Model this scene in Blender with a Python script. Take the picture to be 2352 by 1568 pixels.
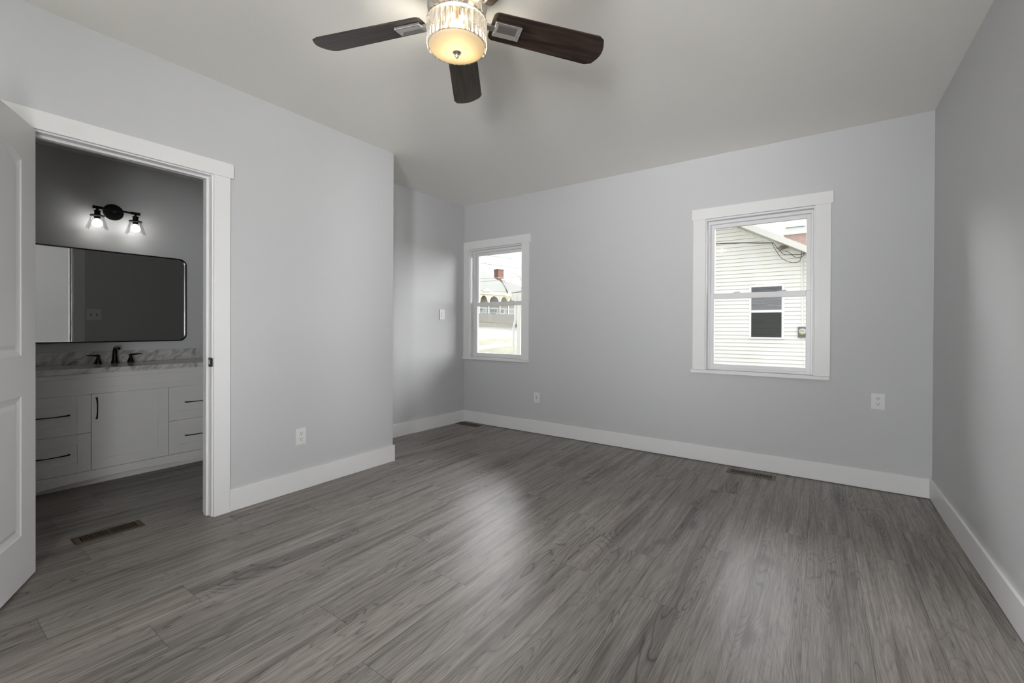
import bpy, bmesh, math, random
from mathutils import Vector, Matrix
random.seed(7)
sc = bpy.context.scene
COL = sc.collection
for o in list(bpy.data.objects):
    bpy.data.objects.remove(o)

# ------------------------------------------------------------ camera
S = 1.1434
CAM = Vector((2.6009 * S, 0.0, S))
F, PX, PY = 1005.03, 1176.37, 756.77
yaw, pit, rol = math.radians(34.9986), math.radians(-.2609), math.radians(.2674)
fw = Vector((-math.sin(yaw) * math.cos(pit), math.cos(yaw) * math.cos(pit), math.sin(pit)))
rt = Vector((math.cos(yaw), math.sin(yaw), 0))
up = rt.cross(fw)
R2 = rt * math.cos(rol) + up * math.sin(rol)
U2 = -rt * math.sin(rol) + up * math.cos(rol)
cd = bpy.data.cameras.new('camera')
cam = bpy.data.objects.new('camera', cd)
COL.objects.link(cam)
cam.matrix_world = Matrix(((R2.x, U2.x, -fw.x, CAM.x), (R2.y, U2.y, -fw.y, CAM.y), (R2.z, U2.z, -fw.z, CAM.z), (0, 0, 0, 1)))
cd.sensor_fit = 'HORIZONTAL'
cd.sensor_width = 36
cd.lens = F / 2352 * 36
cd.shift_x = -(PX - 1176) / 2352
cd.shift_y = (PY - 784) / 2352
cd.clip_start = .02
cd.clip_end = 500
sc.camera = cam

# ------------------------------------------------------------ world, lights, exposure
W = bpy.data.worlds.new('overcast_sky')
sc.world = W
W.use_nodes = True
nt = W.node_tree
nt.nodes['Background'].inputs[0].default_value = (.96, .98, 1, 1)
nt.nodes['Background'].inputs[1].default_value = 1.7
sc.view_settings.view_transform = 'Standard'
sc.view_settings.look = 'None'
sc.view_settings.exposure = .08
sc.view_settings.gamma = 1
sc.view_settings.use_curve_mapping = False
sc.cycles.use_denoising = True
sc.cycles.max_bounces = 10
sc.cycles.diffuse_bounces = 6
sc.cycles.transparent_max_bounces = 16
sc.cycles.sample_clamp_indirect = 6
sc.cycles.caustics_reflective = False
sc.cycles.caustics_refractive = False

def area(name, loc, direction, sx, sy, power, col=(1, 1, 1), portal=False):
    l = bpy.data.lights.new(name, 'AREA')
    l.shape = 'RECTANGLE'
    l.size, l.size_y, l.energy, l.color = sx, sy, power, col
    o = bpy.data.objects.new(name, l)
    COL.objects.link(o)
    o.location = loc
    o.rotation_euler = Vector(direction).to_track_quat('-Z', 'Z').to_euler()
    if portal:
        l.cycles.is_portal = True
    return o

def point(name, loc, power, r, col=(1, 1, 1)):
    l = bpy.data.lights.new(name, 'POINT')
    l.energy, l.color, l.shadow_soft_size = power, col, r
    o = bpy.data.objects.new(name, l)
    COL.objects.link(o)
    o.location = loc
    return o
# added fill lights outside the added windows behind the camera
FILL_COL = (.985, .988, 1.0)
area('fill_side', (4.35, -1.75, 1.30), (-.74, .67, .06), 2.0, 1.7, 200, FILL_COL)
area('fill_rear', (3.17, -1.90, 1.30), (0, 1, .05), 0.7, 1.6, 104, FILL_COL)
area('up_fill_rear', (4.6, -5.0, -.2), (-.38, 1, .40), 3.0, 2.2, 1620, FILL_COL)  # this and the next two: upward fill added to brighten the ceiling
area('up_fill_rear_left', (-.6, -5.0, -.2), (.34, 1, .40), 3.0, 2.2, 250, FILL_COL)
area('up_fill_side', (8.0, -3.6, -.2), (-.83, .50, .30), 3.4, 2.0, 500, FILL_COL)
# very soft daylight on the far side of the house, entering through the two windows in view
def soft_sun(name, d, e, ang):
    sl_ = bpy.data.lights.new(name, 'SUN')
    sl_.energy, sl_.angle = e, math.radians(ang)
    so_ = bpy.data.objects.new(name, sl_)
    COL.objects.link(so_)
    so_.rotation_euler = Vector(d).to_track_quat('-Z', 'Z').to_euler()
soft_sun('soft_daylight', (-.62, -.75, -.25), 17.0, 75)
soft_sun('soft_daylight_left', (.61, -.78, -.30), 17.0, 57)

# ------------------------------------------------------------ node materials
def new_mat(name):
    m = bpy.data.materials.new(name)
    m.use_nodes = True
    n = m.node_tree.nodes
    return m, n, m.node_tree.links, n['Principled BSDF']

def simple(name, col, rough=.5, metal=0, noise=.03, scale=30, bump=0, spec=.5, coat=0):
    m, n, l, p = new_mat(name)
    tc = n.new('ShaderNodeTexCoord')
    nz = n.new('ShaderNodeTexNoise')
    nz.inputs['Scale'].default_value = scale
    nz.inputs['Detail'].default_value = 4
    l.new(tc.outputs['Object'], nz.inputs['Vector'])
    mx = n.new('ShaderNodeMix')
    mx.data_type = 'RGBA'
    l.new(nz.outputs['Fac'], mx.inputs[0])
    mx.inputs[6].default_value = (*[c * (1 - noise) for c in col], 1)
    mx.inputs[7].default_value = (*[min(1, c * (1 + noise)) for c in col], 1)
    l.new(mx.outputs[2], p.inputs['Base Color'])
    p.inputs['Roughness'].default_value = rough
    p.inputs['Metallic'].default_value = metal
    p.inputs['Specular IOR Level'].default_value = spec
    p.inputs['Coat Weight'].default_value = coat
    if bump:
        b = n.new('ShaderNodeBump')
        b.inputs['Strength'].default_value = bump
        b.inputs['Distance'].default_value = .002
        l.new(nz.outputs['Fac'], b.inputs['Height'])
        l.new(b.outputs[0], p.inputs['Normal'])
    return m

def emis(name, col, s):
    m, n, l, p = new_mat(name)
    p.inputs['Base Color'].default_value = (*col, 1)
    p.inputs['Emission Color'].default_value = (*col, 1)
    p.inputs['Emission Strength'].default_value = s
    return m

def thin_glass(name, tint=(.98, .98, .98), refl=1.0):
    m, n, l, p = new_mat(name)
    out = n['Material Output']
    n.remove(p)
    tr = n.new('ShaderNodeBsdfTransparent')
    tr.inputs[0].default_value = (*tint, 1)
    gl = n.new('ShaderNodeBsdfGlossy')
    gl.inputs['Roughness'].default_value = .02
    fr = n.new('ShaderNodeFresnel')
    fr.inputs[0].default_value = 1.45
    ml = n.new('ShaderNodeMath')
    ml.operation = 'MULTIPLY'
    ml.inputs[1].default_value = refl
    l.new(fr.outputs[0], ml.inputs[0])
    mx = n.new('ShaderNodeMixShader')
    l.new(ml.outputs[0], mx.inputs[0])
    l.new(tr.outputs[0], mx.inputs[1])
    l.new(gl.outputs[0], mx.inputs[2])
    l.new(mx.outputs[0], out.inputs[0])
    return m

M = {}
M['wall'] = simple('grey_wall_paint', (.605, .61, .62), .55, noise=.012, scale=60, bump=.05, spec=.35)
M['ceiling'] = simple('ceiling_paint', (.89, .875, .83), .7, noise=.01, scale=60, bump=.05, spec=.2)
M['trim'] = simple('white_trim_paint', (.84, .84, .84), .35, noise=.01, scale=20, spec=.4)
M['door'] = simple('white_door_paint', (.70, .70, .70), .4, noise=.01, scale=20, spec=.4)
M['vinyl'] = simple('white_window_vinyl', (.82, .82, .83), .3, noise=.01, scale=20)
M['vinyl_ext'] = simple('exterior_white_vinyl', (.84, .84, .86), .4, noise=.01, scale=20)
M['glass'] = thin_glass('window_glass')
M['clear'] = thin_glass('clear_shade_glass', (.985, .985, .985), .35)
M['plastic'] = simple('white_plastic', (.80, .80, .79), .3, noise=.01)
M['slot'] = simple('dark_slot', (.03, .03, .03), .6)
M['black'] = simple('matte_black_metal', (.012, .012, .013), .32, .6, noise=.1)
M['nickel'] = simple('brushed_nickel', (.74, .72, .69), .30, 1, noise=.05, scale=80)
M['bronze'] = simple('brown_register_metal', (.10, .075, .045), .5, .3, noise=.15, scale=40)
M['register'] = simple('tan_register_metal', (.15, .13, .105), .5, .3, noise=.1, scale=40)
M['shade_pan'] = simple('duct_shade', (.012, .010, .008), .8)
M['cabinet'] = simple('pale_grey_cabinet_paint', (.74, .735, .715), .4, noise=.01, scale=20)
M['concrete'] = simple('pale_concrete', (.17, .168, .15), .9, noise=.12, scale=3)
M['road'] = simple('pale_road_asphalt', (.135, .133, .127), .9, noise=.06, scale=2)
M['curbstone'] = simple('dark_stone', (.08, .075, .06), .9, noise=.4, scale=4)
M['bark'] = simple('grey_bark', (.17, .14, .11), .9, noise=.3, scale=10)
M['brick'] = simple('brick_chimney', (.14, .07, .052), .9, noise=.4, scale=12)
M['roof'] = simple('pale_shingle_roof', (.19, .20, .182), .9, noise=.1, scale=8)
M['cream'] = simple('cream_porch_paint', (.50, .485, .38), .7, noise=.05, scale=5)
M['porchwall'] = simple('tan_porch_wall', (.26, .24, .175), .8, noise=.1, scale=3)
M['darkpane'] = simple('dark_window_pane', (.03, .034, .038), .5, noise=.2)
M['bluewhite'] = simple('pale_blue_siding', (.30, .33, .34), .8, noise=.05)
M['white_ext'] = simple('white_exterior_paint', (.82, .82, .80), .6, noise=.03, scale=4)
M['fascia'] = simple('white_fascia_paint', (.66, .655, .63), .6, noise=.03, scale=4)
M['cable'] = simple('black_cable', (.03, .03, .035), .6)
M['blind'] = simple('pale_blind_slats', (.42, .46, .50), .6)
M['twig'] = simple('grey_brown_twigs', (.28, .23, .19), .95, noise=.4, scale=60)
M['mirror'], _n, _l, _p = new_mat('mirror_glass')
_p.inputs['Base Color'].default_value = (.86, .87, .87, 1)
_p.inputs['Metallic'].default_value = 1
_p.inputs['Roughness'].default_value = .01

def floor_mat():
    m, n, l, p = new_mat('grey_oak_plank_floor')
    def math_(op, a, b=None, c=None):
        k = n.new('ShaderNodeMath')
        k.operation = op
        for i, v in enumerate((a, b, c)):
            if v is None:
                continue
            if isinstance(v, (int, float)):
                k.inputs[i].default_value = v
            else:
                l.new(v, k.inputs[i])
        return k.outputs[0]
    def xyz(x, y, z):
        k = n.new('ShaderNodeCombineXYZ')
        for i, v in enumerate((x, y, z)):
            if isinstance(v, (int, float)):
                k.inputs[i].default_value = v
            else:
                l.new(v, k.inputs[i])
        return k.outputs[0]
    def noise(vec, scale, detail=3, rough=.5, dist=0):
        k = n.new('ShaderNodeTexNoise')
        k.inputs['Scale'].default_value = scale
        k.inputs['Detail'].default_value = detail
        k.inputs['Roughness'].default_value = rough
        k.inputs['Distortion'].default_value = dist
        l.new(vec, k.inputs['Vector'])
        return k.outputs['Fac']
    def rnd(vec):
        k = n.new('ShaderNodeTexWhiteNoise')
        k.noise_dimensions = '3D'
        l.new(vec, k.inputs['Vector'])
        return k.outputs['Value']
    def ramp(v, pts):
        k = n.new('ShaderNodeValToRGB')
        e = k.color_ramp.elements
        while len(e) < len(pts):
            e.new(.5)
        for i, (q, c) in enumerate(pts):
            e[i].position = q
            e[i].color = (c, c, c, 1) if isinstance(c, (int, float)) else (*c, 1)
        l.new(v, k.inputs[0])
        return k.outputs[0]
    def mix(f, a, b, mode='MIX'):
        k = n.new('ShaderNodeMix')
        k.data_type = 'RGBA'
        k.blend_type = mode
        for i, v in ((0, f), (6, a), (7, b)):
            if isinstance(v, tuple):
                k.inputs[i].default_value = (*v, 1)
            elif isinstance(v, (int, float)):
                k.inputs[i].default_value = v
            else:
                l.new(v, k.inputs[i])
        return k.outputs[2]
    tc = n.new('ShaderNodeTexCoord')
    sp = n.new('ShaderNodeSeparateXYZ')
    l.new(tc.outputs['Object'], sp.inputs[0])
    X, Y = sp.outputs[0], sp.outputs[1]
    PW, PL = .2045, 1.52
    xs = math_('DIVIDE', math_('SUBTRACT', X, 2.727 - 30 * PW), PW)
    row = math_('FLOOR', xs)
    fx = math_('FRACT', xs)
    off = rnd(xyz(row, 3.1, 0))
    ys = math_('ADD', math_('DIVIDE', math_('ADD', Y, 20), PL), off)
    colm = math_('FLOOR', ys)
    fy = math_('FRACT', ys)
    pid = rnd(xyz(row, colm, 1.7))
    pid2 = rnd(xyz(row, colm, 9.2))
    # broad figure: contour rings of a stretched noise make cathedral grain
    ox = math_('MULTIPLY', pid, 37.0)
    oy = math_('MULTIPLY', pid2, 53.0)
    big = noise(xyz(math_('ADD', math_('MULTIPLY', X, 5.2), ox), math_('ADD', math_('MULTIPLY', Y, .62), oy), 0), 1.25, 2, .42, .25)
    wob = noise(xyz(math_('ADD', math_('MULTIPLY', X, 9), ox), math_('ADD', math_('MULTIPLY', Y, 3.5), oy), 0), 1.0, 2, .5)
    ph = math_('ADD', math_('MULTIPLY', big, 36), math_('MULTIPLY', wob, 1.5))
    ring = math_('ABSOLUTE', math_('SINE', math_('MULTIPLY', ph, 3.1416)))
    ring = ramp(ring, [(0, .1), (.3, .75), (.7, 1)])
    heart = ramp(big, [(.30, 0), (.43, 1)])
    fine = noise(xyz(math_('ADD', math_('MULTIPLY', math_('ADD', X, math_('MULTIPLY', wob, .012)), 120), ox), math_('ADD', math_('MULTIPLY', Y, 2.2), oy), 0), 1.0, 5, .65, .25)
    fine2 = noise(xyz(math_('ADD', math_('MULTIPLY', X, 300), ox), math_('ADD', math_('MULTIPLY', Y, 9), oy), 0), 1.0, 2, .6)
    streak = noise(xyz(math_('ADD', math_('MULTIPLY', X, 24), ox), math_('ADD', math_('MULTIPLY', Y, 1.0), oy), 4), 1.0, 4, .6, .6)
    streak = ramp(streak, [(.32, 0), (.52, .75), (.7, 1)])
    knot = noise(xyz(math_('ADD', math_('MULTIPLY', X, 8), ox), math_('ADD', math_('MULTIPLY', Y, 3.4), oy), 2), 1.0, 1, .4)
    knot = ramp(knot, [(.22, 0), (.33, 1)])
    base = mix(streak, (.088, .081, .075), (.190, .180, .170))
    base = mix(ramp(big, [(.36, .8), (.47, .24), (.58, .24), (.68, .65)]), base, ring, 'MULTIPLY')
    base = mix(.34, base, heart, 'MULTIPLY')
    base = mix(.8, base, ramp(fine, [(.34, .45), (.5, .78), (.66, 1)]), 'MULTIPLY')
    base = mix(.7, base, ramp(fine2, [(.35, .55), (.5, .85), (.62, 1)]), 'MULTIPLY')
    base = mix(.4, base, knot, 'MULTIPLY')
    tone = math_('ADD', math_('MULTIPLY', pid, .20), .93)
    base = mix(1.0, base, xyz(tone, tone, tone), 'MULTIPLY')
    warm = mix(pid2, (.995, 1.0, .995), (1.035, .985, .985))
    base = mix(1.0, base, warm, 'MULTIPLY')
    ex = math_('MULTIPLY', math_('MINIMUM', fx, math_('SUBTRACT', 1, fx)), PW)
    ey = math_('MULTIPLY', math_('MINIMUM', fy, math_('SUBTRACT', 1, fy)), PL)
    e = math_('MINIMUM', ex, ey)
    seam = ramp(math_('DIVIDE', e, .004), [(.20, .55), (.42, 1)])
    base = mix(1.0, base, seam, 'MULTIPLY')
    gain = mix(1.0, base, (1.98, 1.935, 1.89), 'MULTIPLY')
    l.new(gain, p.inputs['Base Color'])
    p.inputs['Specular IOR Level'].default_value = .5
    rg = math_('ADD', math_('MULTIPLY', fine, .08), .36)
    l.new(rg, p.inputs['Roughness'])
    b = n.new('ShaderNodeBump')
    b.inputs['Strength'].default_value = .22
    b.inputs['Distance'].default_value = .0012
    h = math_('ADD', math_('MULTIPLY', fine, .6), math_('MULTIPLY', seam, .8))
    l.new(h, b.inputs['Height'])
    l.new(b.outputs[0], p.inputs['Normal'])
    return m
M['floor'] = floor_mat()

def wood_blade():
    m, n, l, p = new_mat('dark_walnut_blade')
    tc = n.new('ShaderNodeTexCoord')
    mp = n.new('ShaderNodeMapping')
    mp.inputs['Scale'].default_value = (2.2, 26, 1)
    l.new(tc.outputs['Object'], mp.inputs[0])
    nz = n.new('ShaderNodeTexNoise')
    nz.inputs['Scale'].default_value = 2
    nz.inputs['Detail'].default_value = 5
    nz.inputs['Distortion'].default_value = .8
    l.new(mp.outputs[0], nz.inputs['Vector'])
    r = n.new('ShaderNodeValToRGB')
    r.color_ramp.elements[0].position = .35
    r.color_ramp.elements[0].color = (.010, .0065, .006, 1)
    r.color_ramp.elements[1].position = .72
    r.color_ramp.elements[1].color = (.055, .034, .024, 1)
    l.new(nz.outputs['Fac'], r.inputs[0])
    l.new(r.outputs[0], p.inputs['Base Color'])
    p.inputs['Roughness'].default_value = .38
    return m
M['blade'] = wood_blade()

def marble():
    m, n, l, p = new_mat('grey_veined_marble')
    tc = n.new('ShaderNodeTexCoord')
    mp = n.new('ShaderNodeMapping')
    m0 = n.new('ShaderNodeMapping')
    m0.inputs['Rotation'].default_value = (math.radians(-42), 0, 0)
    l.new(tc.outputs['Object'], m0.inputs[0])
    mp.inputs['Scale'].default_value = (8, 6, 15)
    l.new(m0.outputs[0], mp.inputs[0])
    nz = n.new('ShaderNodeTexNoise')
    nz.inputs['Scale'].default_value = 1.6
    nz.inputs['Detail'].default_value = 8
    nz.inputs['Roughness'].default_value = .68
    nz.inputs['Distortion'].default_value = .7
    l.new(mp.outputs[0], nz.inputs['Vector'])
    r = n.new('ShaderNodeValToRGB')
    e = r.color_ramp.elements
    e[0].position, e[0].color = .33, (.24, .24, .245, 1)
    e[1].position, e[1].color = .56, (.66, .65, .63, 1)
    l.new(nz.outputs['Fac'], r.inputs[0])
    l.new(r.outputs[0], p.inputs['Base Color'])
    p.inputs['Roughness'].default_value = .15
    return m
M['marble'] = marble()

def grass():
    m, n, l, p = new_mat('winter_grass')
    tc = n.new('ShaderNodeTexCoord')
    nz = n.new('ShaderNodeTexNoise')
    nz.inputs['Scale'].default_value = 1.6
    nz.inputs['Detail'].default_value = 8
    nz.inputs['Roughness'].default_value = .75
    l.new(tc.outputs['Object'], nz.inputs['Vector'])
    r = n.new('ShaderNodeValToRGB')
    e = r.color_ramp.elements
    e[0].position, e[0].color = .38, (.050, .062, .018, 1)
    e[1].position, e[1].color = .62, (.125, .112, .062, 1)
    l.new(nz.outputs['Fac'], r.inputs[0])
    l.new(r.outputs[0], p.inputs['Base Color'])
    p.inputs['Roughness'].default_value = .95
    return m
M['grass'] = grass()

def siding_mat():
    # cream vinyl with brown-green grime that gathers in blotches under each lap
    m, n, l, p = new_mat('cream_vinyl_siding')
    tc = n.new('ShaderNodeTexCoord')
    sp = n.new('ShaderNodeSeparateXYZ')
    l.new(tc.outputs['Object'], sp.inputs[0])
    nz = n.new('ShaderNodeTexNoise')
    mp = n.new('ShaderNodeMapping')
    mp.inputs['Scale'].default_value = (1.1, 1, 3.5)
    l.new(tc.outputs['Object'], mp.inputs[0])
    l.new(mp.outputs[0], nz.inputs['Vector'])
    nz.inputs['Scale'].default_value = 1.5
    nz.inputs['Detail'].default_value = 9
    nz.inputs['Roughness'].default_value = .7
    r = n.new('ShaderNodeValToRGB')
    e = r.color_ramp.elements
    e[0].position, e[0].color = .50, (.87, .87, .85, 1)
    e[1].position, e[1].color = .68, (.62, .60, .46, 1)
    l.new(nz.outputs['Fac'], r.inputs[0])
    # more grime low and to the left end of the wall
    mr = n.new('ShaderNodeMapRange')
    l.new(sp.outputs[0], mr.inputs[0])
    mr.inputs[1].default_value = .2
    mr.inputs[2].default_value = 2.2
    mr.inputs[3].default_value = .8
    mr.inputs[4].default_value = .12
    mx = n.new('ShaderNodeMix')
    mx.data_type = 'RGBA'
    l.new(mr.outputs[0], mx.inputs[0])
    mx.inputs[6].default_value = (.87, .87, .858, 1)
    l.new(r.outputs[0], mx.inputs[7])
    l.new(mx.outputs[2], p.inputs['Base Color'])
    p.inputs['Roughness'].default_value = .55
    return m
M['siding'] = siding_mat()
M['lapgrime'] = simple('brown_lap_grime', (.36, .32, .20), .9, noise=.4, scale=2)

def ribbed():
    m, n, l, p = new_mat('ribbed_pale_metal_roof')
    tc = n.new('ShaderNodeTexCoord')
    wv = n.new('ShaderNodeTexWave')
    wv.inputs['Scale'].default_value = 1.1
    l.new(tc.outputs['Object'], wv.inputs['Vector'])
    r = n.new('ShaderNodeValToRGB')
    r.color_ramp.elements[0].color = (.17,.17,.16,1)
    r.color_ramp.elements[1].color = (.36,.36,.34,1)
    l.new(wv.outputs['Fac'], r.inputs[0])
    l.new(r.outputs[0], p.inputs['Base Color'])
    p.inputs['Roughness'].default_value = .6
    return m
M['ribbed'] = ribbed()

def frosted():
    m, n, l, p = new_mat('frosted_dish_glass')
    out = n['Material Output']
    p.inputs['Base Color'].default_value = (.92, .88, .78, 1)
    p.inputs['Roughness'].default_value = .4
    tr = n.new('ShaderNodeBsdfTranslucent')
    tr.inputs[0].default_value = (1, .93, .78, 1)
    mx = n.new('ShaderNodeMixShader')
    mx.inputs[0].default_value = .78
    l.new(p.outputs[0], mx.inputs[1])
    l.new(tr.outputs[0], mx.inputs[2])
    l.new(mx.outputs[0], out.inputs[0])
    return m
M['frosted'] = frosted()
M['crystal'], _n, _l, _p = new_mat('cut_crystal')
_p.inputs['Base Color'].default_value = (1, 1, 1, 1)
_p.inputs['Roughness'].default_value = .03
_p.inputs['IOR'].default_value = 1.5
_p.inputs['Transmission Weight'].default_value = 1
_n2, _l2 = M['crystal'].node_tree.nodes, M['crystal'].node_tree.links
_tr, _df, _ad, _m1, _m2 = (_n2.new(k) for k in ('ShaderNodeBsdfTransparent', 'ShaderNodeBsdfTranslucent', 'ShaderNodeBsdfDiffuse', 'ShaderNodeMixShader', 'ShaderNodeMixShader'))
_m3 = _n2.new('ShaderNodeMixShader')
_m1.inputs[0].default_value, _m2.inputs[0].default_value, _m3.inputs[0].default_value = .35, .5, .05
_l2.new(_p.outputs[0], _m1.inputs[1]); _l2.new(_tr.outputs[0], _m1.inputs[2])
_l2.new(_df.outputs[0], _m2.inputs[1]); _l2.new(_ad.outputs[0], _m2.inputs[2])
_df.inputs[0].default_value = (1, .97, .93, 1); _ad.inputs[0].default_value = (.95, .95, .95, 1)
_l2.new(_m1.outputs[0], _m3.inputs[1]); _l2.new(_m2.outputs[0], _m3.inputs[2])
_l2.new(_m3.outputs[0], _n2['Material Output'].inputs[0])
M['bulb'] = emis('warm_lit_bulb', (1, .74, .40), 26)
M['vbulb'] = emis('white_lit_bulb', (1, .97, .92), 16)
M['amber'] = simple('amber_lamp_socket', (.55, .33, .12), .35, .6, noise=.1)

# ------------------------------------------------------------ mesh helpers
class MB:
    def __init__(s):
        s.b = bmesh.new()
    def box(s, x0, x1, y0, y1, z0, z1, mi=0):
        v = [s.b.verts.new(c) for c in ((x0, y0, z0), (x1, y0, z0), (x1, y1, z0), (x0, y1, z0), (x0, y0, z1), (x1, y0, z1), (x1, y1, z1), (x0, y1, z1))]
        for f in ((0, 3, 2, 1), (4, 5, 6, 7), (0, 1, 5, 4), (1, 2, 6, 5), (2, 3, 7, 6), (3, 0, 4, 7)):
            s.b.faces.new([v[i] for i in f]).material_index = mi
        return s
    def hexa(s, p, mi=0):
        v = [s.b.verts.new(c) for c in p]
        for f in ((0, 3, 2, 1), (4, 5, 6, 7), (0, 1, 5, 4), (1, 2, 6, 5), (2, 3, 7, 6), (3, 0, 4, 7)):
            s.b.faces.new([v[i] for i in f]).material_index = mi
        return s
    def face(s, pts, mi=0):
        s.b.faces.new([s.b.verts.new(c) for c in pts]).material_index = mi
        return s
    def prism(s, pts, vec, mi=0):
        a = [s.b.verts.new(c) for c in pts]
        b = [s.b.verts.new(Vector(c) + Vector(vec)) for c in pts]
        k = len(pts)
        s.b.faces.new(a).material_index = mi
        s.b.faces.new(b[::-1]).material_index = mi
        for i in range(k):
            s.b.faces.new((a[i], b[i], b[(i + 1) % k], a[(i + 1) % k])).material_index = mi
        return s
    def tube(s, pts, rs, seg=12, caps=True, mi=0):
        pts = [Vector(p) for p in pts]
        if isinstance(rs, (int, float)):
            rs = [rs] * len(pts)
        rings = []
        ref = None
        for i, p in enumerate(pts):
            d = (pts[min(i + 1, len(pts) - 1)] - pts[max(i - 1, 0)]).normalized()
            if ref is None:
                ref = Vector((0, 0, 1)) if abs(d.z) < .9 else Vector((1, 0, 0))
            u = d.cross(ref).normalized()
            v = u.cross(d).normalized()
            ref = v
            rings.append([s.b.verts.new(p + (u * math.cos(2 * math.pi * k / seg) + v * math.sin(2 * math.pi * k / seg)) * rs[i]) for k in range(seg)])
        for a, b in zip(rings, rings[1:]):
            for k in range(seg):
                s.b.faces.new((a[k], a[(k + 1) % seg], b[(k + 1) % seg], b[k])).material_index = mi
        if caps:
            s.b.faces.new(rings[0][::-1]).material_index = mi
            s.b.faces.new(rings[-1]).material_index = mi
        return s
    def lathe(s, prof, c=(0, 0, 0), seg=32, axis='z', mi=0, close=False):
        rings = []
        for r, h in prof:
            ring = []
            for k in range(seg):
                a = 2 * math.pi * k / seg
                x, y = r * math.cos(a), r * math.sin(a)
                q = (x, y, h) if axis == 'z' else ((h, x, y) if axis == 'x' else (x, h, y))
                ring.append(s.b.verts.new((q[0] + c[0], q[1] + c[1], q[2] + c[2])))
            rings.append(ring)
        for a, b in zip(rings, rings[1:]):
            for k in range(seg):
                s.b.faces.new((a[k], a[(k + 1) % seg], b[(k + 1) % seg], b[k])).material_index = mi
        if prof[0][0] > 1e-4 and not close:
            s.b.faces.new(rings[0][::-1]).material_index = mi
        if prof[-1][0] > 1e-4 and not close:
            s.b.faces.new(rings[-1]).material_index = mi
        if close:
            for k in range(seg):
                s.b.faces.new((rings[-1][k], rings[-1][(k + 1) % seg], rings[0][(k + 1) % seg], rings[0][k])).material_index = mi
        return s
    def build(s, name, mat, parent=None, bevel=0, smooth=False, seg=2, weld=True):
        if weld:
            bmesh.ops.remove_doubles(s.b, verts=s.b.verts, dist=1e-6)
        bmesh.ops.recalc_face_normals(s.b, faces=s.b.faces)
        me = bpy.data.meshes.new(name)
        s.b.to_mesh(me)
        s.b.free()
        for mm in (mat if isinstance(mat, (list, tuple)) else [mat]):
            me.materials.append(mm)
        if smooth:
            for p in me.polygons:
                p.use_smooth = True
        o = bpy.data.objects.new(name, me)
        COL.objects.link(o)
        if parent:
            o.parent = parent
        if bevel:
            b = o.modifiers.new('bevel', 'BEVEL')
            b.width = bevel
            b.segments = seg
            b.limit_method = 'ANGLE'
            b.angle_limit = math.radians(40)
        if smooth:
            try:
                me.set_sharp_from_angle(angle=math.radians(35))
            except Exception:
                pass
        return o

def tag(o, label=None, cat=None, group=None, kind=None):
    if label: o['label'] = label
    if cat: o['category'] = cat
    if group: o['group'] = group
    if kind: o['kind'] = kind
    return o

def empty(name, loc=(0, 0, 0), rz=0):
    o = bpy.data.objects.new(name, None)
    o.empty_display_size = .1
    COL.objects.link(o)
    o.location = loc
    o.rotation_euler = (0, 0, rz)
    return o

def struct(o):
    o['kind'] = 'structure'
    return o

def copy_tree(o, parent=None):
    c = o.copy()
    COL.objects.link(c)
    if parent is not None:
        c.parent = parent
    for ch in list(o.children):
        copy_tree(ch, c)
    return c

# ------------------------------------------------------------ room dimensions
Y1, AX, D, WX, H, B, HB = 2.4757, -.569, 4.039, 3.607, 2.617, .014, .1364
AX1 = AX - .07            # alcove wall is a little out of square
YB = -1.48                # wall behind the camera
BX, BY0, BY1, BH = -1.80, -.75, 2.36, 2.50   # bathroom back wall, ends, ceiling
T = .12
DY0, DY1, DH = .335, 1.127, 2.055            # rough door opening

# floor runs through the door into the bathroom
struct(MB().box(-2.0, WX + .15, YB - .15, D + .15, -.05, 0).build('floor', M['floor']))
struct(MB().box(-T, WX + .15, YB - .15, D + .15, H, H + .1).box(AX1 - .15, -T, Y1 - .1, D + .15, H, H + .1).build('ceiling', M['ceiling']))
struct(MB().box(BX - .1, -T, BY0 - .1, BY1 + .1, BH, BH + .08).build('ceiling_bathroom', M['ceiling']))
# left wall with the door opening
struct(MB().box(-T, 0, YB - .15, DY0, 0, H).box(-T, 0, DY1, Y1, 0, H).box(-T, 0, DY0, DY1, DH, H).build('wall_left', M['wall']))
struct(MB().box(AX1 - .1, -T, Y1 - .11, Y1, 0, H).build('wall_alcove_side', M['wall']))
struct(MB().hexa([(AX1 - .1, Y1, 0), (AX1, Y1, 0), (AX, D, 0), (AX - .1, D, 0), (AX1 - .1, Y1, H), (AX1, Y1, H), (AX, D, H), (AX - .1, D, H)]).build('wall_alcove', M['wall']))
W1 = (-.480, .285, .790, 2.077)
W2 = (2.172, 2.952, .790, 2.077)
b = MB()
y0, y1 = D, D + .15
xs = [AX - .1, W1[0], W1[1], W2[0], W2[1], WX + .15]
for a, c in ((0, 1), (2, 3), (4, 5)):
    b.box(xs[a], xs[c], y0, y1, -.6, H + .1)
for w in (W1, W2):
    b.box(w[0], w[1], y0, y1, -.6, w[2])
    b.box(w[0], w[1], y0, y1, w[3], H + .1)
struct(b.build('wall_back', M['wall']))
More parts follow.
